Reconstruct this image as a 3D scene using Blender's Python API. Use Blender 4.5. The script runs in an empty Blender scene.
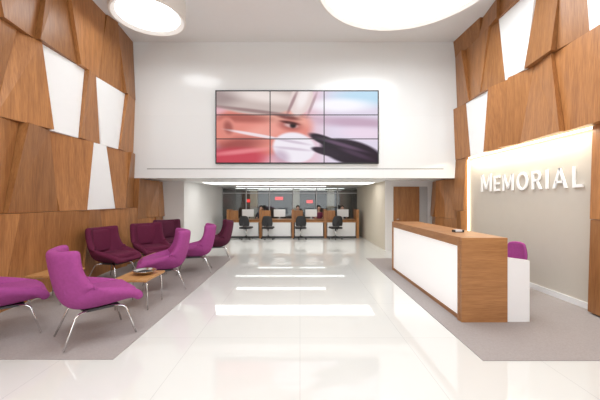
import bpy, bmesh, math, random
from mathutils import Vector, Matrix
random.seed(7)
S=bpy.context.scene; COL=S.collection
S.view_settings.view_transform='Standard'
try: S.view_settings.look='None'
except Exception: pass
S.view_settings.exposure=0.0

# ---------------- materials
def new_mat(name):
    m=bpy.data.materials.new(name); m.use_nodes=True
    return m, m.node_tree, m.node_tree.nodes['Principled BSDF']
def plain(name,col,rough=.5,metal=0,spec=.5,emis=None,es=0,noise=0.03,nscale=8,coat=0,bump=0,bscale=200):
    m,t,p=new_mat(name)
    tc=t.nodes.new('ShaderNodeTexCoord')
    n=t.nodes.new('ShaderNodeTexNoise'); n.inputs['Scale'].default_value=nscale
    t.links.new(tc.outputs['Object'],n.inputs['Vector'])
    mx=t.nodes.new('ShaderNodeMix'); mx.data_type='RGBA'
    mx.inputs['A'].default_value=(*[c*(1-noise) for c in col],1)
    mx.inputs['B'].default_value=(*[min(1,c*(1+noise)) for c in col],1)
    t.links.new(n.outputs['Fac'],mx.inputs['Factor'])
    t.links.new(mx.outputs['Result'],p.inputs['Base Color'])
    p.inputs['Roughness'].default_value=rough; p.inputs['Metallic'].default_value=metal
    p.inputs['Specular IOR Level'].default_value=spec
    p.inputs['Coat Weight'].default_value=coat
    if emis:
        p.inputs['Emission Color'].default_value=(*emis,1); p.inputs['Emission Strength'].default_value=es
    if bump:
        n2=t.nodes.new('ShaderNodeTexNoise'); n2.inputs['Scale'].default_value=bscale
        t.links.new(tc.outputs['Object'],n2.inputs['Vector'])
        b=t.nodes.new('ShaderNodeBump'); b.inputs['Strength'].default_value=bump; b.inputs['Distance'].default_value=.005
        t.links.new(n2.outputs['Fac'],b.inputs['Height']); t.links.new(b.outputs['Normal'],p.inputs['Normal'])
    return m
def wood(name,c1,c2,scale=(6,6,.5),rough=.38,vary=.36):
    m,t,p=new_mat(name)
    tc=t.nodes.new('ShaderNodeTexCoord'); mp=t.nodes.new('ShaderNodeMapping')
    mp.inputs['Scale'].default_value=scale
    t.links.new(tc.outputs['Object'],mp.inputs['Vector'])
    oi=t.nodes.new('ShaderNodeObjectInfo')
    ad=t.nodes.new('ShaderNodeVectorMath'); ad.operation='ADD'
    ml=t.nodes.new('ShaderNodeMath'); ml.operation='MULTIPLY'; ml.inputs[1].default_value=37
    t.links.new(oi.outputs['Random'],ml.inputs[0]); t.links.new(mp.outputs[0],ad.inputs[0]); t.links.new(ml.outputs[0],ad.inputs[1])
    n=t.nodes.new('ShaderNodeTexNoise'); n.inputs['Scale'].default_value=2.2; n.inputs['Detail'].default_value=6; n.inputs['Distortion'].default_value=.35
    t.links.new(ad.outputs[0],n.inputs['Vector'])
    n2=t.nodes.new('ShaderNodeTexNoise'); n2.inputs['Scale'].default_value=12; n2.inputs['Detail'].default_value=3
    t.links.new(ad.outputs[0],n2.inputs['Vector'])
    a=t.nodes.new('ShaderNodeMath'); a.operation='MULTIPLY_ADD'; a.inputs[1].default_value=.5
    t.links.new(n2.outputs['Fac'],a.inputs[0]); 
    s=t.nodes.new('ShaderNodeMath'); s.operation='MULTIPLY'; s.inputs[1].default_value=.5
    t.links.new(n.outputs['Fac'],s.inputs[0]); t.links.new(s.outputs[0],a.inputs[2])
    cr=t.nodes.new('ShaderNodeValToRGB')
    cr.color_ramp.elements[0].position=.34; cr.color_ramp.elements[0].color=(*c1,1)
    cr.color_ramp.elements[1].position=.66; cr.color_ramp.elements[1].color=(*c2,1)
    t.links.new(a.outputs[0],cr.inputs[0])
    hs=t.nodes.new('ShaderNodeHueSaturation')
    mr=t.nodes.new('ShaderNodeMapRange'); mr.inputs['To Min'].default_value=1-vary/2; mr.inputs['To Max'].default_value=1+vary/2
    t.links.new(oi.outputs['Random'],mr.inputs['Value']); t.links.new(mr.outputs[0],hs.inputs['Value'])
    t.links.new(cr.outputs[0],hs.inputs['Color']); t.links.new(hs.outputs[0],p.inputs['Base Color'])
    p.inputs['Roughness'].default_value=rough
    return m
def gridmat(name,col,line,bw,bh,mort,rough,spec,coat=0,swap=False):
    m,t,p=new_mat(name)
    tc=t.nodes.new('ShaderNodeTexCoord')
    src=tc.outputs['Object']
    if swap:
        sx=t.nodes.new('ShaderNodeSeparateXYZ'); cx=t.nodes.new('ShaderNodeCombineXYZ')
        t.links.new(src,sx.inputs[0]); t.links.new(sx.outputs[0],cx.inputs[0]); t.links.new(sx.outputs[2],cx.inputs[1]); src=cx.outputs[0]
    b=t.nodes.new('ShaderNodeTexBrick'); b.offset=0; b.inputs['Scale'].default_value=1
    b.inputs['Color1'].default_value=(*col,1); b.inputs['Color2'].default_value=(*[c*.985 for c in col],1); b.inputs['Mortar'].default_value=(*line,1)
    b.inputs['Mortar Size'].default_value=mort; b.inputs['Brick Width'].default_value=bw; b.inputs['Row Height'].default_value=bh
    t.links.new(src,b.inputs['Vector']); t.links.new(b.outputs['Color'],p.inputs['Base Color'])
    p.inputs['Roughness'].default_value=rough; p.inputs['Specular IOR Level'].default_value=spec; p.inputs['Coat Weight'].default_value=coat
    return m
def emit(name,col,st):
    m=bpy.data.materials.new(name); m.use_nodes=True; t=m.node_tree; t.nodes.clear()
    o=t.nodes.new('ShaderNodeOutputMaterial'); e=t.nodes.new('ShaderNodeEmission')
    e.inputs[0].default_value=(*col,1); e.inputs[1].default_value=st; t.links.new(e.outputs[0],o.inputs[0]); return m

M_floor=gridmat('polished_porcelain',(.70,.705,.68),(.56,.565,.55),1.2,1.2,.003,.035,.8)
M_ceil=plain('ceiling_paint',(.86,.865,.86),.7,noise=.01)
M_drum=plain('lamp_drum_white',(.85,.83,.79),.6,noise=.01)
M_wall=plain('wall_paint',(.82,.82,.81),.5,noise=.01)
M_bulk=gridmat('lacquer_white_panel',(.82,.84,.84),(.77,.79,.79),2.17,1.9,.003,.15,.45,swap=True)
M_carpet=plain('taupe_carpet',(.365,.33,.318),.95,spec=.1,noise=.14,nscale=60,bump=.4,bscale=300)
M_wood=wood('walnut_veneer',(.275,.11,.034),(.475,.213,.072),(5,5,.35))
M_wooddesk=wood('desk_veneer',(.30,.128,.045),(.46,.22,.083),(.5,.5,7),vary=.06)
M_woodtable=wood('table_veneer',(.38,.18,.06),(.56,.30,.115),(7,.6,7),vary=.05)
M_white=plain('white_lacquer',(.86,.86,.86),.3,noise=.01)
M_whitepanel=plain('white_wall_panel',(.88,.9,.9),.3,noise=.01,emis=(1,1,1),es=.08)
M_chrome=plain('chrome',(.8,.8,.8),.12,1,noise=.02)
M_purple=plain('magenta_fabric',(.33,.06,.235),.85,spec=.25,noise=.15,nscale=30,bump=.3)
M_burg=plain('burgundy_fabric',(.12,.014,.045),.85,spec=.25,noise=.12,nscale=30,bump=.3)
M_plum=plain('plum_fabric',(.10,.018,.045),.85,spec=.25,noise=.12,nscale=30,bump=.3)
M_black=plain('black_plastic',(.02,.02,.022),.5)
M_dark=plain('dark_metal',(.06,.06,.065),.4,.3)
M_slot=plain('vent_slot_grey',(.15,.15,.15),.6)
M_grey=plain('grey_metal',(.5,.5,.5),.4,.3)
M_pale=plain('pale_grey',(.42,.42,.42),.4)
M_letter=plain('letter_white_glow',(.86,.86,.86),.6,spec=.2,noise=.01,emis=(1,1,1),es=.06)  # faint glow added so the unlit letters don't read dark
M_niche=plain('niche_paint',(.60,.56,.49),.6,noise=.02)
M_lamp=emit('lamp_diffuser',(.96,.985,1),7.4)
M_strip=emit('linear_diffuser',(1,.98,.95),5)
M_led=emit('led_warm',(1,.82,.55),5)
M_backdark=plain('dark_interior',(.13,.115,.11),.4,noise=.4,nscale=1.8)
M_redglow=emit('red_glow',(1,.05,.05),1.4)
M_screen=emit('pc_screen',(.8,.88,1),.8)
M_skin=plain('skin',(.62,.38,.28),.6,noise=.05)
M_hair=plain('hair',(.02,.013,.01),.6)
M_shirt=plain('dark_cloth',(.035,.035,.05),.8)
M_shirt2=plain('maroon_cloth',(.2,.03,.07),.8)
M_eye=plain('eye_dark',(.03,.02,.02),.3)
M_lip=plain('lip',(.5,.15,.13),.5)
M_tan=plain('tan_paint',(.60,.54,.44),.6,noise=.02)
mg=bpy.data.materials.new('clear_glass'); mg.use_nodes=True; t=mg.node_tree; t.nodes.clear()
o=t.nodes.new('ShaderNodeOutputMaterial'); mi=t.nodes.new('ShaderNodeMixShader'); tr=t.nodes.new('ShaderNodeBsdfTransparent'); gl=t.nodes.new('ShaderNodeBsdfGlossy')
tr.inputs[0].default_value=(.85,.88,.88,1); gl.inputs['Roughness'].default_value=.03; mi.inputs[0].default_value=.08
t.links.new(tr.outputs[0],mi.inputs[1]); t.links.new(gl.outputs[0],mi.inputs[2]); t.links.new(mi.outputs[0],o.inputs[0])
M_glass=mg

# ---------------- helpers
def link(o,parent=None):
    COL.objects.link(o)
    if parent: o.parent=parent
    return o
def meshobj(name,verts,faces,mat,parent=None,smooth=False):
    me=bpy.data.meshes.new(name); me.from_pydata([tuple(v) for v in verts],[],faces); me.update()
    bm=bmesh.new(); bm.from_mesh(me); bmesh.ops.recalc_face_normals(bm,faces=bm.faces); bm.to_mesh(me); bm.free()
    if smooth:
        for f in me.polygons: f.use_smooth=True
    me.materials.append(mat)
    return link(bpy.data.objects.new(name,me),parent)
def box(name,x0,x1,y0,y1,z0,z1,mat,parent=None,bev=0):
    v=[(x,y,z) for x in (x0,x1) for y in (y0,y1) for z in (z0,z1)]
    f=[(0,1,3,2),(4,6,7,5),(0,4,5,1),(2,3,7,6),(0,2,6,4),(1,5,7,3)]
    ob=meshobj(name,v,f,mat,parent)
    if bev:
        b=ob.modifiers.new('bev','BEVEL'); b.width=bev; b.segments=3
    return ob
def struct(o): o['kind']='structure'; return o
def thing(name,loc,label,cat,rot=0,group=None):
    e=bpy.data.objects.new(name,None); e.empty_display_size=.2; e.location=loc; e.rotation_euler=(0,0,rot)
    e['label']=label; e['category']=cat
    if group: e['group']=group
    return link(e)
def tube(name,pts,r,mat,parent=None,taper=None,segs=10,cyclic=False):
    n=len(pts); P=[Vector(p) for p in pts]; V=[];F=[]
    up=None
    for i in range(n):
        d=(P[min(i+1,n-1)]-P[max(i-1,0)]).normalized()
        if up is None:
            up=d.orthogonal().normalized()
        up=(up-d*up.dot(d)); up.normalize(); s=d.cross(up)
        rr=r if taper is None else taper[i]
        for k in range(segs):
            a=2*math.pi*k/segs; V.append(P[i]+up*math.cos(a)*rr+s*math.sin(a)*rr)
    for i in range(n-1):
        for k in range(segs):
            F.append((i*segs+k,i*segs+(k+1)%segs,(i+1)*segs+(k+1)%segs,(i+1)*segs+k))
    F.append(tuple(range(segs))); F.append(tuple((n-1)*segs+k for k in range(segs)))
    return meshobj(name,V,F,mat,parent,True)
def lathe(name,prof,mat,parent=None,loc=(0,0,0),segs=48,smooth=True):
    V=[];F=[];n=len(prof)
    for k in range(segs):
        a=2*math.pi*k/segs
        for (r,z) in prof: V.append((loc[0]+r*math.cos(a),loc[1]+r*math.sin(a),loc[2]+z))
    for k in range(segs):
        k2=(k+1)%segs
        for i in range(n-1): F.append((k*n+i,k2*n+i,k2*n+i+1,k*n+i+1))
    ob=meshobj(name,V,F,mat,parent,smooth)
    bm=bmesh.new(); bm.from_mesh(ob.data); bmesh.ops.remove_doubles(bm,verts=bm.verts,dist=1e-5); bmesh.ops.recalc_face_normals(bm,faces=bm.faces); bm.to_mesh(ob.data); bm.free()
    return ob
def clone(src,loc,rot=None,parent=None,**props):
    c=src.copy(); COL.objects.link(c)
    if parent is None:
        c.location=loc
        if rot is not None: c.rotation_euler=(0,0,rot)
        for k,v in props.items(): c[k]=v
    else: c.parent=parent
    for ch in src.children: clone(ch,None,None,c)
    return c

# ---------------- room
H=5.73; D=8.1; LZ=2.17
XL=-4.42; XR=4.2
struct(box('floor',XL-.2,XR+.3,-4,19.5,-.2,0,M_floor))
struct(box('ceiling',XL-.2,XR+.3,-4,D,H,H+.2,M_ceil))
struct(box('ceiling.001',XL-.2,XR+.3,D+.3,19.5,LZ+.03,LZ+.3,M_ceil))
wl=struct(box('wall_left',XL-.2,XL,-4,9.8,0,H,M_wall))
wr=struct(box('wall_right',XR,XR+.2,-4,9.8,0,H,M_niche))
struct(box('wall_bulkhead',XL,XR,D,D+.3,LZ,H+.2,M_bulk))
XLs=-3.67; XRs=2.69
struct(box('wall_back_left',XL-.2,XLs,9.8,14.6,0,LZ+.03,M_wall))
wbr=struct(box('wall_back_right',XRs,XR+.2,9.8,14.6,0,LZ+.03,M_tan))
struct(box('wall_back_facing',XRs,XR,9.76,9.8,0,LZ+.03,M_wall))
struct(box('wall_far',-6,6,19.3,19.5,0,LZ+.2,M_backdark))
struct(box('wall_far_left',-4.2,-4.0,14.6,19.3,0,LZ+.03,M_backdark))
struct(box('wall_far_right',3.2,3.4,14.6,19.3,0,LZ+.03,M_backdark))
struct(box('trim_1',-4.0,3.75,D-.003,D+.02,2.405,2.422,M_slot))
struct(box('baseboard_right',XR-.015,XR,4.4,7.65,0,.1,M_white))
dr=struct(box('door_1',2.94,3.74,9.72,9.76,0.01,2.02,M_wood))
h=tube('handle',[(3.02,9.72,1.0),(3.02,9.67,1.0),(3.14,9.67,1.0)],.012,M_chrome,dr)
struct(box('trim_3',3.76,4.0,9.73,9.76,.0,2.02,M_pale))

# cladding panels
def panel(side,parent,z0,z1,a,b,white=False,zlim=None):
    sg=1 if side=='L' else -1
    base=XL if side=='L' else XR
    if white: d=[.13]*4
    else:
        k=random.choice([(.08,.20),(.19,.09),(.11,.17),(.20,.12)])
        tz=random.choice([-.025,.02,.035])
        d=[k[0]+tz,k[1]+tz,k[1]-tz,k[0]-tz]; d=[max(.05,x) for x in d]
    g=.003; 
    c=[(a[0]+g,z0+g),(b[0]-g,z0+g),(b[1]-g,z1-g),(a[1]+g,z1-g)]
    V=[(base+sg*.001,y,z) for y,z in c]+[(base+sg*dd,y,z) for (y,z),dd in zip(c,d)]
    F=[(0,3,2,1),(4,5,6),(4,6,7),(0,1,5,4),(1,2,6,5),(2,3,7,6),(3,0,4,7)]
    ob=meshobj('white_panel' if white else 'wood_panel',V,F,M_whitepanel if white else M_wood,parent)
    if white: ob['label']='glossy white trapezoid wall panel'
    return ob
def row(side,parent,z0,z1,bs,whites=()):
    for i in range(len(bs)-1):
        panel(side,parent,z0,z1,bs[i],bs[i+1],i in whites)
row('L',wl,2.8,4.2,[(-1.5,-1.5),(.2,0),(1.4,1.6),(2.3,2.1),(3.0,3.2),(3.85,3.7),(4.4,4.72),(5.3,5.1),(6.0,6.17),(6.7,6.5),(7.32,7.6),(D,D)],(7,9))
row('L',wl,1.4,2.8,[(-1.5,-1.5),(.5,.2),(1.5,1.8),(2.4,2.1),(3.0,3.3),(4.05,3.8),(4.5,4.8),(5.55,5.3),(6.1,6.4),(7.2,6.87),(7.5,7.75),(D,D)],(8,))
row('L',wl,4.2,H,[(-1.5,-1.5),(.6,.4),(1.6,1.9),(2.6,2.3),(3.5,3.75),(4.4,4.1),(5.0,5.3),(5.95,5.65),(6.6,6.9),(7.5,7.2),(D,D)])
row('L',wl,0,1.4,[(-1.5,-1.5),(.5,.7),(1.7,1.5),(2.6,2.8),(3.7,3.5),(4.4,4.65),(5.4,5.15),(6.0,6.25),(6.95,6.7),(7.5,7.7),(D,D)])
row('L',wl,0,1.1,[(D,D),(8.6,8.75),(9.3,9.15),(9.78,9.78)])
row('L',wl,1.1,LZ,[(D,D),(8.75,8.55),(9.2,9.35),(9.78,9.78)])
row('R',wr,2.65,3.97,[(-1.5,-1.5),(.5,.3),(1.5,1.8),(2.5,2.2),(3.2,3.4),(4.1,3.9),(4.75,5.0),(5.75,5.5),(6.25,6.0),(6.81,6.56),(7.4,7.6),(D,D)],(9,))
row('R',wr,3.97,5.3,[(-1.5,-1.5),(1.2,1.4),(2.2,2.0),(2.9,3.1),(3.5,3.3),(4.36,4.46),(4.9,4.75),(5.6,5.35),(6.15,6.35),(6.85,6.6),(7.4,7.65),(D,D)],(4,7))
row('R',wr,5.3,H,[(-1.5,-1.5),(1.4,1.5),(3.1,3.0),(4.3,4.4),(5.44,5.4),(6.29,6.35),(7.1,7.0),(D,D)])
NY0=4.38
row('R',wr,0.03,1.33,[(-1.5,-1.5),(.5,.8),(1.8,1.5),(2.5,2.8),(3.5,3.3),(NY0,NY0)])
row('R',wr,1.33,2.65,[(-1.5,-1.5),(.8,.5),(1.5,1.8),(2.8,2.5),(3.3,3.5),(NY0,NY0)])
row('R',wr,0,1.33,[(7.7,7.7),(D,D)]); row('R',wr,1.33,2.65,[(7.7,7.7),(D,D)])
row('R',wr,0,1.1,[(D,D),(8.7,8.55),(9.1,9.25),(9.7,9.7)])
row('R',wr,1.1,LZ,[(D,D),(8.5,8.7),(9.25,9.05),(9.7,9.7)])
led=box('led_strip',XR-.05,XR-.01,NY0+.02,7.65,2.62,2.645,M_led); led['label']='slim warm LED strip tucked under the wood panels'; led['category']='light'
led2=box('led_strip.001',XR-.04,XR-.01,7.66,7.69,.1,2.6,M_led); led2['label']='slim upright warm LED strip beside wood panels'; led2['category']='light'

# letters: built from strokes, cap height 1
def ring(cx,cy,rx,ry,t,a0,a1,n=20):
    out=[]
    for i in range(n):
        A=math.radians(a0+(a1-a0)*i/n); B=math.radians(a0+(a1-a0)*(i+1)/n)
        out.append([(cx+rx*math.cos(A),cy+ry*math.sin(A)),(cx+rx*math.cos(B),cy+ry*math.sin(B)),(cx+(rx-t)*math.cos(B),cy+(ry-t*.8)*math.sin(B)),(cx+(rx-t)*math.cos(A),cy+(ry-t*.8)*math.sin(A))])
    return out
T_=.165
def rect(x0,x1,y0,y1): return [(x0,y0),(x1,y0),(x1,y1),(x0,y1)]
G={
'M':(1.12,[rect(0,T_,0,1),rect(1.12-T_,1.12,0,1),[(T_*.2,1),(T_*1.3,1),(.56+T_*.35,.12),(.56-T_*.35,.12)],[(1.12-T_*1.3,1),(1.12-T_*.2,1),(.56+T_*.35,.12),(.56-T_*.35,.12)]]),
'E':(.66,[rect(0,T_,0,1),rect(T_,.66,0,.14),rect(T_,.60,.43,.57),rect(T_,.66,.86,1)]),
'O':(1.02,ring(.51,.5,.51,.52,T_*1.05,0,360,36)),
'R':(.78,[rect(0,T_,0,1),rect(T_,.42,.87,1),rect(T_,.42,.42,.55),[(.33,.46),(.51,.46),(.80,0),(.61,0)]]+ring(.42,.71,.3,.29,T_*.95,-90,90,16)),
'I':(T_,[rect(0,T_,0,1)]),
'A':(.98,[[(0,0),(T_*1.05,0),(.57,1),(.42,1)],[(.98-T_*1.05,0),(.98,0),(.56,1),(.41,1)],rect(.22,.76,.25,.37)]),
'L':(.62,[rect(0,T_,0,1),rect(T_,.62,0,.14)]),
}
sg=thing('wall_sign',(XR,5.855,1.79),'raised white capital letters reading MEMORIAL on lit wall','sign')
word='MEMORIAL'; hs_=[.38 if i==0 else .325 for i in range(8)]
tot=sum(G[c][0]*hh for c,hh in zip(word,hs_)); L=2.57; gap=.095; kx=(L-gap*7)/tot; x=0
for ch,hh in zip(word,hs_):
    V=[];F=[]
    for pc in G[ch][1]:
        n=len(pc); b=len(V)
        for z in (.012,.034):
            for (a,c) in pc: V.append((-z,-(x+a*hh*kx-L/2),c*hh))
        F.append(tuple(range(b,b+n))); F.append(tuple(range(b+2*n-1,b+n-1,-1)))
        for i in range(n): F.append((b+i,b+(i+1)%n,b+n+(i+1)%n,b+n+i))
    meshobj('letter',V,F,M_letter,sg); x+=G[ch][0]*hh*kx+gap
# carpets
def carpet(x0,x1,y0,y1):
    o=box('carpet',x0,x1,y0,y1,0,.008,M_carpet); o['label']='flat taupe grey carpet inlaid on glossy white floor'; o['category']='carpet'; return o
carpet(XL+.2,-1.87,3.1,8.86); carpet(1.82,XR-.02,3.08,8.5)

# ---------------- video wall
def mixc(a,b,f): return tuple(a[i]*(1-f)+b[i]*f for i in range(3))
def sm(e0,e1,x):
    t=max(0,min(1,(x-e0)/(e1-e0))); return t*t*(3-2*t)
def ell(u,v,cx,cy,rx,ry,ang=0,soft=.15):
    a=math.radians(ang); dx=u-cx; dy=v-cy
    x=(dx*math.cos(a)+dy*math.sin(a))/rx; y=(-dx*math.sin(a)+dy*math.cos(a))/ry
    r=math.sqrt(x*x+y*y); return 1-sm(1-soft,1+soft,r)
def picture(u,v):
    c=mixc((.88,.66,.70),(.86,.82,.90),sm(75,120,u))
    c=mixc(c,(.66,.84,.93),ell(u,v,150,6,34,9,0,.6)*.8)
    c=mixc(c,(.98,.97,1),ell(u,v,122,14,30,6,0,.6)*.9)
    c=mixc(c,(.66,.48,.58),ell(u,v,138,31,40,5,3,.7)*.6)
    c=mixc(c,(.92,.82,.90),ell(u,v,146,42,24,6,3,.6)*.8)
    # soft-focus face
    c=mixc(c,(.86,.50,.45),ell(u,v,44,38,50,26,-2,.12))
    c=mixc(c,(.95,.70,.63),ell(u,v,66,27,24,7,10,.6)*.85)
    c=mixc(c,(.93,.62,.57),ell(u,v,48,40,18,7,-8,.7)*.7)
    c=mixc(c,(.55,.25,.22),ell(u,v,28,27,28,4,2,.7)*.7)
    c=mixc(c,(.48,.18,.18),ell(u,v,20,54,24,7,-10,.7)*.7)
    # brow, eye
    c=mixc(c,(.36,.16,.15),ell(u,v,71,26,11,2,10,.6)*.85)
    c=mixc(c,(.60,.28,.26),ell(u,v,73,33.5,11,5,8,.6)*.85)
    c=mixc(c,(.84,.70,.70),ell(u,v,74,34,6.5,2.2,8,.5)*.8)
    c=mixc(c,(.12,.05,.06),ell(u,v,76,34,3,2.5,0,.5))
    c=mixc(c,(.24,.10,.10),ell(u,v,73,31.4,9,1.4,10,.5)*.85)
    # ear
    c=mixc(c,(.84,.50,.45),ell(u,v,11,36,8,10,-15,.25))
    c=mixc(c,(.55,.27,.25),ell(u,v,12,36,4,6,-15,.6)*.8)
    # garment
    c=mixc(c,(.74,.22,.28),ell(u,v,10,69,40,12,-6,.3)*.95)
    c=mixc(c,(.93,.55,.57),ell(u,v,24,60,28,2.2,-6,.7)*.7)
    # cap
    c=mixc(c,(.76,.69,.67),ell(u,v,36,3,50,20,5,.08))
    c=mixc(c,(.54,.46,.46),ell(u,v,6,5,20,9,-10,.7)*.7)
    c=mixc(c,(.93,.88,.86),ell(u,v,48,5,32,6,8,.7)*.85)
    c=mixc(c,(.50,.38,.38),ell(u,v,40,20,44,1.7,7,.6)*.75)
    c=mixc(c,(.88,.80,.79),ell(u,v,84,8,11,17,22,.12))
    c=mixc(c,(.97,.94,.94),ell(u,v,86,6,5,12,22,.6)*.8)
    c=mixc(c,(.52,.38,.40),ell(u,v,75,12,1.5,13,24,.6)*.7)
    c=mixc(c,(.55,.42,.44),ell(u,v,95,13,1.4,12,22,.6)*.6)
    # mask with ear strap
    c=mixc(c,(.93,.88,.91),ell(u,v,40,43.5,28,1.5,10,.4)*.9)
    c=mixc(c,(.93,.90,.94),ell(u,v,77,56,21,15,8,.1))
    c=mixc(c,(.72,.64,.72),ell(u,v,75,50,17,1.3,10,.6)*.6)
    c=mixc(c,(.72,.64,.72),ell(u,v,75,57,18,1.3,6,.6)*.6)
    c=mixc(c,(.66,.54,.64),ell(u,v,64,65,8,6,25,.7)*.6)
    # dark gloved hand with instrument
    c=mixc(c,(.13,.08,.13),ell(u,v,134,61,31,12,14,.12))
    c=mixc(c,(.11,.07,.11),ell(u,v,110,50,19,4.5,22,.2))
    c=mixc(c,(.15,.10,.15),ell(u,v,108,60,14,3.5,14,.2))
    c=mixc(c,(.40,.30,.40),ell(u,v,124,53,22,1.8,16,.7)*.8)
    c=mixc(c,(.32,.23,.32),ell(u,v,138,62,16,2.2,20,.7)*.6)
    return tuple(x**2.0 for x in c)
ms_=bpy.data.materials.new('video_picture'); ms_.use_nodes=True; t=ms_.node_tree; p=t.nodes['Principled BSDF']
at=t.nodes.new('ShaderNodeVertexColor'); at.layer_name='pic'
p.inputs['Base Color'].default_value=(.01,.01,.01,1); p.inputs['Roughness'].default_value=.3; p.inputs['Specular IOR Level'].default_value=.15
t.links.new(at.outputs['Color'],p.inputs['Emission Color']); p.inputs['Emission Strength'].default_value=1.0
TX0,TX1,TZ0,TZ1=-2.17,2.02,2.56,4.42
cx=(TX0+TX1)/2
vw=thing('video_wall',(cx,D,TZ0),'nine-panel video wall showing surgeon in cap and mask','screen')
box('housing',TX0-cx-.02,TX1-cx+.02,-.08,0,-.02,TZ1-TZ0+.02,M_black,vw)
NX,NY=80,40
for j in range(3):
    for i in range(3):
        w=(TX1-TX0)/3; hh=(TZ1-TZ0)/3; e=.012
        x0=TX0-cx+i*w+e; x1=x0+w-2*e; z0=j*hh+e; z1=z0+hh-2*e
        V=[];F=[];C=[]
        for b in range(NY+1):
            for a in range(NX+1):
                X=x0+(x1-x0)*a/NX; Z=z0+(z1-z0)*b/NY
                V.append((X,-.084,Z)); C.append(picture((X+cx-TX0)/(TX1-TX0)*160,(1-Z/(TZ1-TZ0))*71))
        for b in range(NY):
            for a in range(NX):
                qq=b*(NX+1)+a; F.append((qq,qq+1,qq+NX+2,qq+NX+1))
        ob=meshobj('screen_panel',V,F,ms_,vw)
        ca=ob.data.color_attributes.new('pic','FLOAT_COLOR','POINT')
        for k,c in enumerate(C): ca.data[k].color=(*c,1)

# ---------------- ceiling lamps
def drum(x,y,Rr,Ro):
    e=thing('ceiling_lamp',(x,y,H),'large round white drum ceiling lamp with glowing diffuser','lamp',group='round ceiling lamps')
    lathe('lamp_housing',[(Ro,0),(Ro,-.40),(Ro-.01,-.41),(Ro-.04,-.41),(Rr,-.36),(Rr,-.27)],M_drum,e,segs=96,smooth=False)
    lathe('diffuser',[(0,-.352),(Rr*.5,-.352),(Rr+.002,-.345)],M_lamp,e,segs=96)
drum(-3.1,6.35,.6,.72); drum(1.86,5.24,1.5,1.61); drum(-1.8,2.2,1.2,1.3); drum(2.0,-.6,1.47,1.56); drum(-2,-2,1,1.1)  # last three drums are out of view, added to brighten the room
def strip(x0,x1,y0,y1):
    e=thing('linear_lamp',((x0+x1)/2,(y0+y1)/2,LZ+.03),'long rectangular recessed ceiling light with white diffuser','lamp',group='linear ceiling lights')
    w=(x1-x0)/2; d=(y1-y0)/2
    box('lamp_frame',-w-.02,w+.02,-d-.02,d+.02,-.025,0,M_white,e); box('diffuser',-w,w,-d,d,-.03,-.0249,M_strip,e)
strip(-3.2,2.45,10.2,11.1); strip(-2.7,1.1,13.1,13.35)
strip(-2.5,1.4,17.2,17.4); strip(-3.2,2.2,15.3,15.5)

# ---------------- lounge chair
def shell_mesh():
    prof=[(.40,.40,.30,.02),(.375,.44,.325,.06),(.17,.42,.35,.16),(-.04,.40,.37,.23),(-.2,.405,.385,.28),(-.29,.46,.385,.30),(-.34,.57,.365,.25),(-.37,.71,.355,.20),(-.395,.84,.35,.18),(-.41,.96,.35,.18),(-.42,1.045,.34,.19)]
    P=[Vector((a,0,b)) for a,b,_,_ in prof]; V=[];F=[];NT=12
    for i,(a,b,w,c) in enumerate(prof):
        d=(P[min(i+1,len(P)-1)]-P[max(i-1,0)]).normalized()
        n=Vector((d.z,0,-d.x))
        to=Vector((.1,0,.8))-P[i]
        if n.dot(to)<0: n=-n
        for k in range(NT+1):
            t=-1+2*k/NT
            V.append(P[i]+Vector((0,t*w,0))+n*c*abs(t)**2.4)
    for i in range(len(prof)-1):
        for k in range(NT):
            qq=i*(NT+1)+k; F.append((qq,qq+1,qq+NT+2,qq+NT+1))
    return V,F
def lounge(name_mat,label,loc,rot):
    e=thing('lounge_chair',loc,label,'chair',rot,'waiting area lounge chairs')
    V,F=shell_mesh()
    sh=meshobj('shell',V,F,name_mat,e,True)
    so=sh.modifiers.new('s','SOLIDIFY'); so.thickness=.11; so.offset=0
    ss=sh.modifiers.new('ss','SUBSURF'); ss.levels=2; ss.render_levels=2
    cu=box('seat_cushion',-.22,.36,-.27,.27,.44,.56,name_mat,e)
    b=cu.modifiers.new('b','BEVEL'); b.width=.05; b.segments=5
    for f in cu.data.polygons: f.use_smooth=True
    bc=box('back_cushion',-.34,-.23,-.24,.24,.56,1.0,name_mat,e)
    for v in bc.data.vertices: v.co.x-=(v.co.z-.5)*.14
    b=bc.modifiers.new('b','BEVEL'); b.width=.05; b.segments=5
    for f in bc.data.polygons: f.use_smooth=True
    for sy in (-1,1):
        tube('leg',[(.1,sy*.12,.36),(.22,sy*.2,.345),(.25,sy*.215,.32),(.34,sy*.28,.012)],.011,M_chrome,e)
        tube('leg',[(-.08,sy*.12,.35),(-.2,sy*.19,.345),(-.24,sy*.205,.32),(-.36,sy*.27,.012)],.011,M_chrome,e)
    box('under_frame',-.16,.2,-.15,.15,.335,.36,M_dark,e)
    return e
c1=lounge(M_purple,'bright magenta high-back lounge chair beside low wooden table',(-2.40,3.66,.008),math.radians(46))
c4=lounge(M_burg,'dark burgundy high-back lounge chair near wood-clad wall',(-3.70,6.15,.008),math.radians(-15))
c8=lounge(M_plum,'dull plum high-back lounge chair beside wood-clad wall',(-3.5,8.35,.008),math.radians(-50))
def cl(s,x,y,r,l): return clone(s,(x,y,.008),math.radians(r),None,label=l)
cl(c1,-3.53,3.66,45,'bright magenta lounge chair beside small table at wall')
cl(c1,-2.46,5.58,205,'bright magenta high-back lounge chair behind bowl table')
cl(c1,-2.33,6.85,195,'bright magenta lounge chair turned toward the wood-clad wall')
cl(c4,-3.4,7.1,-42,'dark burgundy high-back lounge chair beside another burgundy chair')
cl(c8,-2.24,8.25,200,'dull plum high-back lounge chair at carpet edge')

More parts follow.
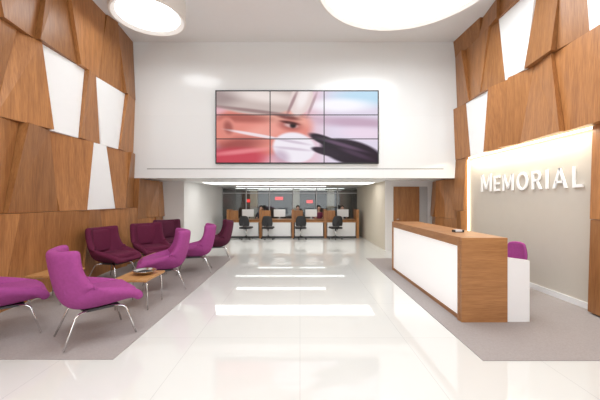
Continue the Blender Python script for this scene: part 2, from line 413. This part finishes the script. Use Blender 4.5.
# ---------------- tables
def table(loc,w,d,label,rot=0):
    e=thing('side_table',loc,label,'table',rot,'low wooden side tables')
    box('table_top',-w/2,w/2,-d/2,d/2,.43,.46,M_woodtable,e,.004)
    for sy in (-1,1):
        y=sy*(d/2-.08)
        for sx in (-1,1):
            tube('leg',[(sx*.03,y,.418),(sx*(w/2-.06),y,.418),(sx*(w/2-.03),y,.395),(sx*(w/2-.015),y,.012)],.01,M_chrome,e)
    return e
table((-2.42,4.68,.008),.5,.62,'low wooden side table with chrome legs holding a bowl')
table((-3.85,4.9,.008),.5,.6,'low wooden side table against wood-clad wall')
table((-3.8,7.78,.008),.4,.35,'low wooden side table between burgundy and plum chairs')
table((-2.98,6.45,.008),.3,.45,'low wooden side table beside burgundy chair')
bw=thing('bowl',(-2.38,4.75,.468),'shallow silver bowl with dark contents on wooden table','bowl')
lathe('bowl_body',[(0,0),(.06,0),(.12,.02),(.17,.055),(.175,.06),(.165,.058),(.11,.028),(.0,.014)],M_chrome,bw)
lathe('bowl_contents',[(.12,.034),(.07,.05),(0,.055)],M_black,bw)

# ---------------- reception desk
rd=thing('reception_desk',(2.1,4.03,.008),'long walnut reception counter with white front panel','desk')
LY=3.05
box('end_panel',0,.6,0,.06,0,1.1,M_wooddesk,rd,.003)
box('end_panel',0,.6,LY-.06,LY,0,1.1,M_wooddesk,rd,.003)
box('countertop',0,.6,.06,LY-.06,.98,1.1,M_wooddesk,rd,.003)
box('plinth',.02,.12,.06,LY-.06,0,.06,M_wooddesk,rd)
fp=box('front_panel',.02,.06,.06,LY-.06,.06,.98,plain('backlit_white',(.9,.9,.9),.25,emis=(1,.99,.96),es=.3,noise=.01),rd); fp['label']='glowing white acrylic front panel'
box('corner_post',-.004,.03,.06,.1,0,1.1,M_wooddesk,rd)
box('back_panel',.56,.6,.06,LY-.06,.0,.98,M_wooddesk,rd)
box('work_surface',.6,.93,.1,LY-.1,.72,.76,M_white,rd,.003)
wp=meshobj('side_panel',[(.603,.02,0),(.9,.02,0),(.9,.02,.80),(.603,.02,.84),(.603,.08,0),(.9,.08,0),(.9,.08,.80),(.603,.08,.84)],[(0,1,2,3),(4,7,6,5),(0,4,5,1),(1,5,6,2),(2,6,7,3),(3,7,4,0)],M_white,rd)
wp['label']='white lacquered side panel'
box('side_panel',.603,.9,LY-.1,LY-.04,0,.76,M_white,rd)
tr_=thing('card_holder',(2.42,4.75,1.108),'small black card holder with white cards on counter','stationery')
box('tray',-.07,.07,-.05,.05,0,.01,M_black,tr_,.002)
box('tray_wall',-.07,-.062,-.05,.05,.01,.035,M_black,tr_); box('tray_wall',.062,.07,-.05,.05,.01,.035,M_black,tr_)
box('cards',-.05,.05,-.03,.03,.01,.04,M_white,tr_)
mon=thing('monitor',(2.86,6.3,.768),'black flat computer monitor on reception work surface','monitor',math.radians(90))
box('monitor_screen',-.24,.24,-.015,.015,.08,.3,M_black,mon,.004); box('stand',-.03,.03,.015,.03,0,.2,M_black,mon); box('stand_base',-.1,.1,-.06,.06,0,.012,M_black,mon,.003)

# ---------------- office chair
def office(loc,rot,mat,label,group):
    e=thing('office_chair',loc,label,'chair',rot,group)
    s=box('seat',-.22,.24,-.23,.23,.43,.51,mat,e); b=s.modifiers.new('b','BEVEL'); b.width=.035; b.segments=4
    for f in s.data.polygons: f.use_smooth=True
    V=[];F=[];n=10;m=8
    for i in range(m+1):
        v=i/m; z=.55+.42*v; hw=.2+.03*math.sin(v*math.pi)-.05*v*v
        for k in range(n+1):
            t=-1+2*k/n; V.append((-.25-.05*v+.05*t*t,t*hw,z-.03*abs(t)**3*v))
    for i in range(m):
        for k in range(n):
            qq=i*(n+1)+k; F.append((qq,qq+1,qq+n+2,qq+n+1))
    bk=meshobj('backrest',V,F,mat,e,True); so=bk.modifiers.new('s','SOLIDIFY'); so.thickness=.05; so.offset=0; bb=bk.modifiers.new('b','SUBSURF'); bb.levels=1; bb.render_levels=1
    tube('back_support',[(-.1,0,.43),(-.26,0,.43),(-.31,0,.5),(-.31,0,.72)],.018,M_black,e)
    tube('gas_column',[(0,0,.1),(0,0,.43)],.025,M_chrome,e)
    for k in range(5):
        a=2*math.pi*k/5+.3; c,s_=math.cos(a),math.sin(a)
        tube('base_leg',[(0.02*c,.02*s_,.11),(.27*c,.27*s_,.075)],.018,M_black,e,taper=[.022,.014])
        tube('caster',[(.27*c-.012*s_,.27*s_+.012*c,.028),(.27*c+.012*s_,.27*s_-.012*c,.028)],.027,M_black,e,segs=14)
        tube('caster_stem',[(.27*c,.27*s_,.03),(.27*c,.27*s_,.078)],.008,M_black,e)
    return e
rc=office((3.54,5.3,.008),math.radians(200),M_purple,'purple upholstered swivel chair behind reception desk','reception chair')
rc.scale=(.9,.9,.9)

# ---------------- far counter
CY=13.0; CX0,CX1=-3.02,2.42; NS=4; sw=(CX1-CX0)/NS
fc=thing('service_counter',(0,CY,0),'long walnut service counter with white front panels and wooden dividers','counter')
box('worktop',CX0,CX1,.0,.75,.74,.78,M_wooddesk,fc)
for i in range(NS+1):
    x=CX0+i*sw; box('divider',x-.05,x+.05,-.03,.72,0,1.2,M_wood,fc)
for i in range(NS):
    x=CX0+i*sw
    f_=box('front_panel',x+.09,x+sw-.09,.02,.06,.08,.66,M_white,fc); f_['label']='white lacquered front panel'
    box('fascia',x+.05,x+sw-.05,.0,.07,.66,.76,M_wood,fc)
    box('screen_panel',x+.05,x+.42,.05,.1,.78,1.16,M_wood,fc)
    box('plinth',x+.05,x+sw-.05,.04,.1,0,.08,M_dark,fc)
m0=None
for i in range(NS):
    x=CX0+i*sw+.78
    if m0 is None:
        m0=thing('monitor',(x,CY+.35,.78),'flat computer monitor on service counter','monitor',0,'service counter monitors')
        box('monitor_casing',-.25,.25,-.02,.02,.1,.42,M_white,m0,.005); box('monitor_display',-.23,.23,.021,.024,.12,.4,M_screen,m0); box('stand',-.03,.03,-.01,.01,0,.12,M_grey,m0); box('stand_base',-.1,.1,-.08,.08,0,.01,M_grey,m0)
    else: clone(m0,(x,CY+.35,.78))
oc=None
for x in (-2.2,-1.3,0.02,1.45):
    if oc is None: oc=office((x,12.66,0),math.radians(80),M_black,'black swivel visitor chair facing the service counter','visitor chairs')
    else: clone(oc,(x,12.66,0),math.radians(90+random.uniform(-15,15)))
oc2=None
PX=[-1.75,-.1,.85,1.9]
for x in PX:
    if oc2 is None: oc2=clone(oc,(x,14.05,0),math.radians(-90)); oc2['label']='black swivel chair used by clerk behind counter'; oc2['group']='clerk chairs'
    else: clone(oc2,(x,14.05,0),math.radians(-90))

# ---------------- people
def skin(name,vs,es,mat,parent,lev=2):
    me=bpy.data.meshes.new(name); me.from_pydata([v[0] for v in vs],es,[]); me.update(); me.materials.append(mat)
    ob=link(bpy.data.objects.new(name,me),parent)
    md=ob.modifiers.new('skin','SKIN'); md.use_smooth_shade=True
    for i,v in enumerate(vs):
        r=v[1]; me.skin_vertices[0].data[i].radius=(r,r) if not isinstance(r,tuple) else r
    me.skin_vertices[0].data[0].use_root=True
    s=ob.modifiers.new('sub','SUBSURF'); s.levels=lev; s.render_levels=lev
    return ob
def person(loc,label,shirt,lean=0,hairlong=True):
    e=thing('person',loc,label,'person',0,'clerks at the service counter')
    B=[((0,0,.57),(.15,.11)),((0,.0,.74),(.12,.09)),((0,-.02,.93),(.14,.10)),((0,-.01,1.05),.055),((0,-.02,1.11),.048),((0,-.035,1.17),(.062,.075)),((0,-.04,1.25),(.08,.095)),((0,-.03,1.32),(.055,.065))]
    E=[(i,i+1) for i in range(7)]
    for sx in (-1,1):
        n=len(B)
        B+=[((sx*.15,0,1.0),.05),((sx*.21,-.04,.88),.042),((sx*.23,-.1,.80),.036),((sx*.17,-.25,.815),.028),((sx*.15,-.32,.815),(.035,.016))]
        E+=[(2,n),(n,n+1),(n+1,n+2),(n+2,n+3),(n+3,n+4)]
        for k,(fx,fl) in enumerate([(-.028,.06),(-.01,.072),(.01,.068),(.027,.055)]):
            m=len(B); B+=[((sx*.15+fx,-.35-fl*.3,.812),.008),((sx*.15+fx,-.35-fl,.80),.007)]; E+=[(n+4,m),(m,m+1)]
        m=len(B); B+=[((sx*.15-sx*.04,-.33,.81),.009),((sx*.15-sx*.055,-.36,.803),.008)]; E+=[(n+4,m),(m,m+1)]
        n=len(B)
        B+=[((sx*.09,-.06,.56),.085),((sx*.11,-.4,.55),.06),((sx*.11,-.4,.3),.05),((sx*.11,-.38,.09),.035),((sx*.11,-.5,.04),(.035,.025))]
        E+=[(0,n),(n,n+1),(n+1,n+2),(n+2,n+3),(n+3,n+4)]
    skin('body',B,E,M_skin,e)
    T=[((0,0,.55),(.175,.135)),((0,0,.74),(.14,.11)),((0,-.02,.93),(.16,.12)),((0,-.01,1.03),(.085,.08))]; TE=[(0,1),(1,2),(2,3)]
    for sx in (-1,1):
        n=len(T); T+=[((sx*.15,0,1.0),.062),((sx*.21,-.04,.88),.054),((sx*.23,-.1,.80),.047),((sx*.18,-.22,.812),.038)]
        TE+=[(2,n),(n,n+1),(n+1,n+2),(n+2,n+3)]
    skin('shirt',T,TE,shirt,e)
    T=[((0,0,.66),(.15,.11)),((0,0,.57),(.165,.12))]; TE=[(0,1)]
    for sx in (-1,1):
        n=len(T); T+=[((sx*.1,-.1,.56),.09),((sx*.11,-.4,.55),.072),((sx*.11,-.4,.3),.06),((sx*.11,-.38,.1),.05)]
        TE+=[(1,n),(n,n+1),(n+1,n+2),(n+2,n+3)]
    skin('trousers',T,TE,M_black,e)
    for sx in (-1,1):
        skin('shoe',[((sx*.11,-.35,.05),(.042,.045)),((sx*.11,-.45,.045),(.045,.035)),((sx*.11,-.53,.035),(.038,.025))],[(0,1),(1,2)],M_black,e,2)
    V=[];F=[];n=20;m=12
    for i in range(m+1):
        th=math.pi*i/m*.62
        for k in range(n):
            ph=2*math.pi*k/n
            front=math.cos(ph-(-math.pi/2))
            tt=th*(1-.48*max(0,front)) if not hairlong else th*(1.18-.6*max(0,front))
            V.append((.09*math.sin(tt)*math.cos(ph),-.027+.106*math.sin(tt)*math.sin(ph),1.26+.105*math.cos(tt)))
    for i in range(m):
        for k in range(n): F.append((i*n+k,i*n+(k+1)%n,(i+1)*n+(k+1)%n,(i+1)*n+k))
    hr=meshobj('hair',V,F,M_hair,e,True); so=hr.modifiers.new('s','SOLIDIFY'); so.thickness=.015
    for sx in (-1,1):
        lathe('eye',[(0,-.008),(.007,-.005),(.01,0),(.007,.005),(0,.008)],M_eye,e,(sx*.03,-.122,1.235),12)
        lathe('ear',[(0,-.028),(.009,-.015),(.012,0),(.011,.016),(0,.028)],M_skin,e,(sx*.08,-.035,1.23),12)
    meshobj('nose',[(-.012,-.115,1.195),(.012,-.115,1.195),(0,-.145,1.2),(0,-.115,1.24)],[(0,1,2),(0,2,3),(1,3,2),(0,3,1)],M_skin,e,True)
    box('mouth',-.022,.022,-.118,-.1,1.168,1.178,M_lip,e,.003)
    return e
person((PX[0],14.0,0),'clerk with dark hair in black shirt seated at counter',M_shirt)
person((PX[1],14.0,0),'clerk with short dark hair in black shirt typing',M_shirt,hairlong=False)
person((PX[2],14.0,0),'clerk with dark hair in maroon shirt seated at counter',M_shirt2)
person((PX[3],14.0,0),'clerk with short dark hair in black shirt seated at counter',M_shirt,hairlong=False)

# ---------------- rear glass partition & interior
xs=[XLs,-2.55,-1.45,-.35,.75,1.75,XRs]
for i in range(len(xs)-1):
    w=struct(box('window_%d'%(i+1),xs[i]+.03,xs[i+1]-.03,14.59,14.61,.02,LZ,M_glass))
    box('mullion',xs[i]-.0,xs[i]+.035,14.55,14.65,0,LZ+.02,M_grey,w)
    box('rail',xs[i],xs[i+1],14.57,14.63,1.9,1.94,M_grey,w)
for i,x in enumerate((-2.4,-.2,1.6)):
    o=box('column',x-.18,x+.18,16.0,16.36,0,LZ+.03,M_tan,bev=.01); o['label']='square painted column behind glass partition'; o['category']='column'; o['group']='interior columns'
for x,z,w in ((-3.0,1.55,.7),(-1.3,1.7,.5),(.6,1.5,.4)):
    o=thing('red_glow_standin',(x,19.3,z),'added red glow panel standing in for reflections and signage','glow stand-in',group='red glow stand-ins')
    box('standin_frame',-w/2-.03,w/2+.03,-.06,0,-.13,.13,M_dark,o); box('standin_face',-w/2,w/2,-.065,-.06,-.1,.1,M_redglow,o)  # glowing stand-ins for the red reflections and signage behind the glass

# ---------------- lights
def area(name,loc,sx,sy,power,rot=(0,0,0),col=(1,.97,.93)):
    l=bpy.data.lights.new(name,'AREA'); l.shape='RECTANGLE'; l.size=sx; l.size_y=sy; l.energy=power; l.color=col
    o=bpy.data.objects.new(name,l); o.location=loc; o.rotation_euler=rot; COL.objects.link(o); return o
area('cove_light',(XR-.12,6.0,2.6),.06,3.1,26,(0,0,0),(1,.88,.68))
w=bpy.data.worlds.new('World'); S.world=w; w.use_nodes=True
w.node_tree.nodes['Background'].inputs[0].default_value=(.93,.97,1,1); w.node_tree.nodes['Background'].inputs[1].default_value=1.95

cam=bpy.data.cameras.new('Camera'); co=bpy.data.objects.new('Camera',cam); COL.objects.link(co)
cam.lens=18.6; cam.sensor_width=36; cam.clip_start=.05; co.location=(0,0,1.6); co.rotation_euler=(math.radians(90),0,0)
S.camera=co
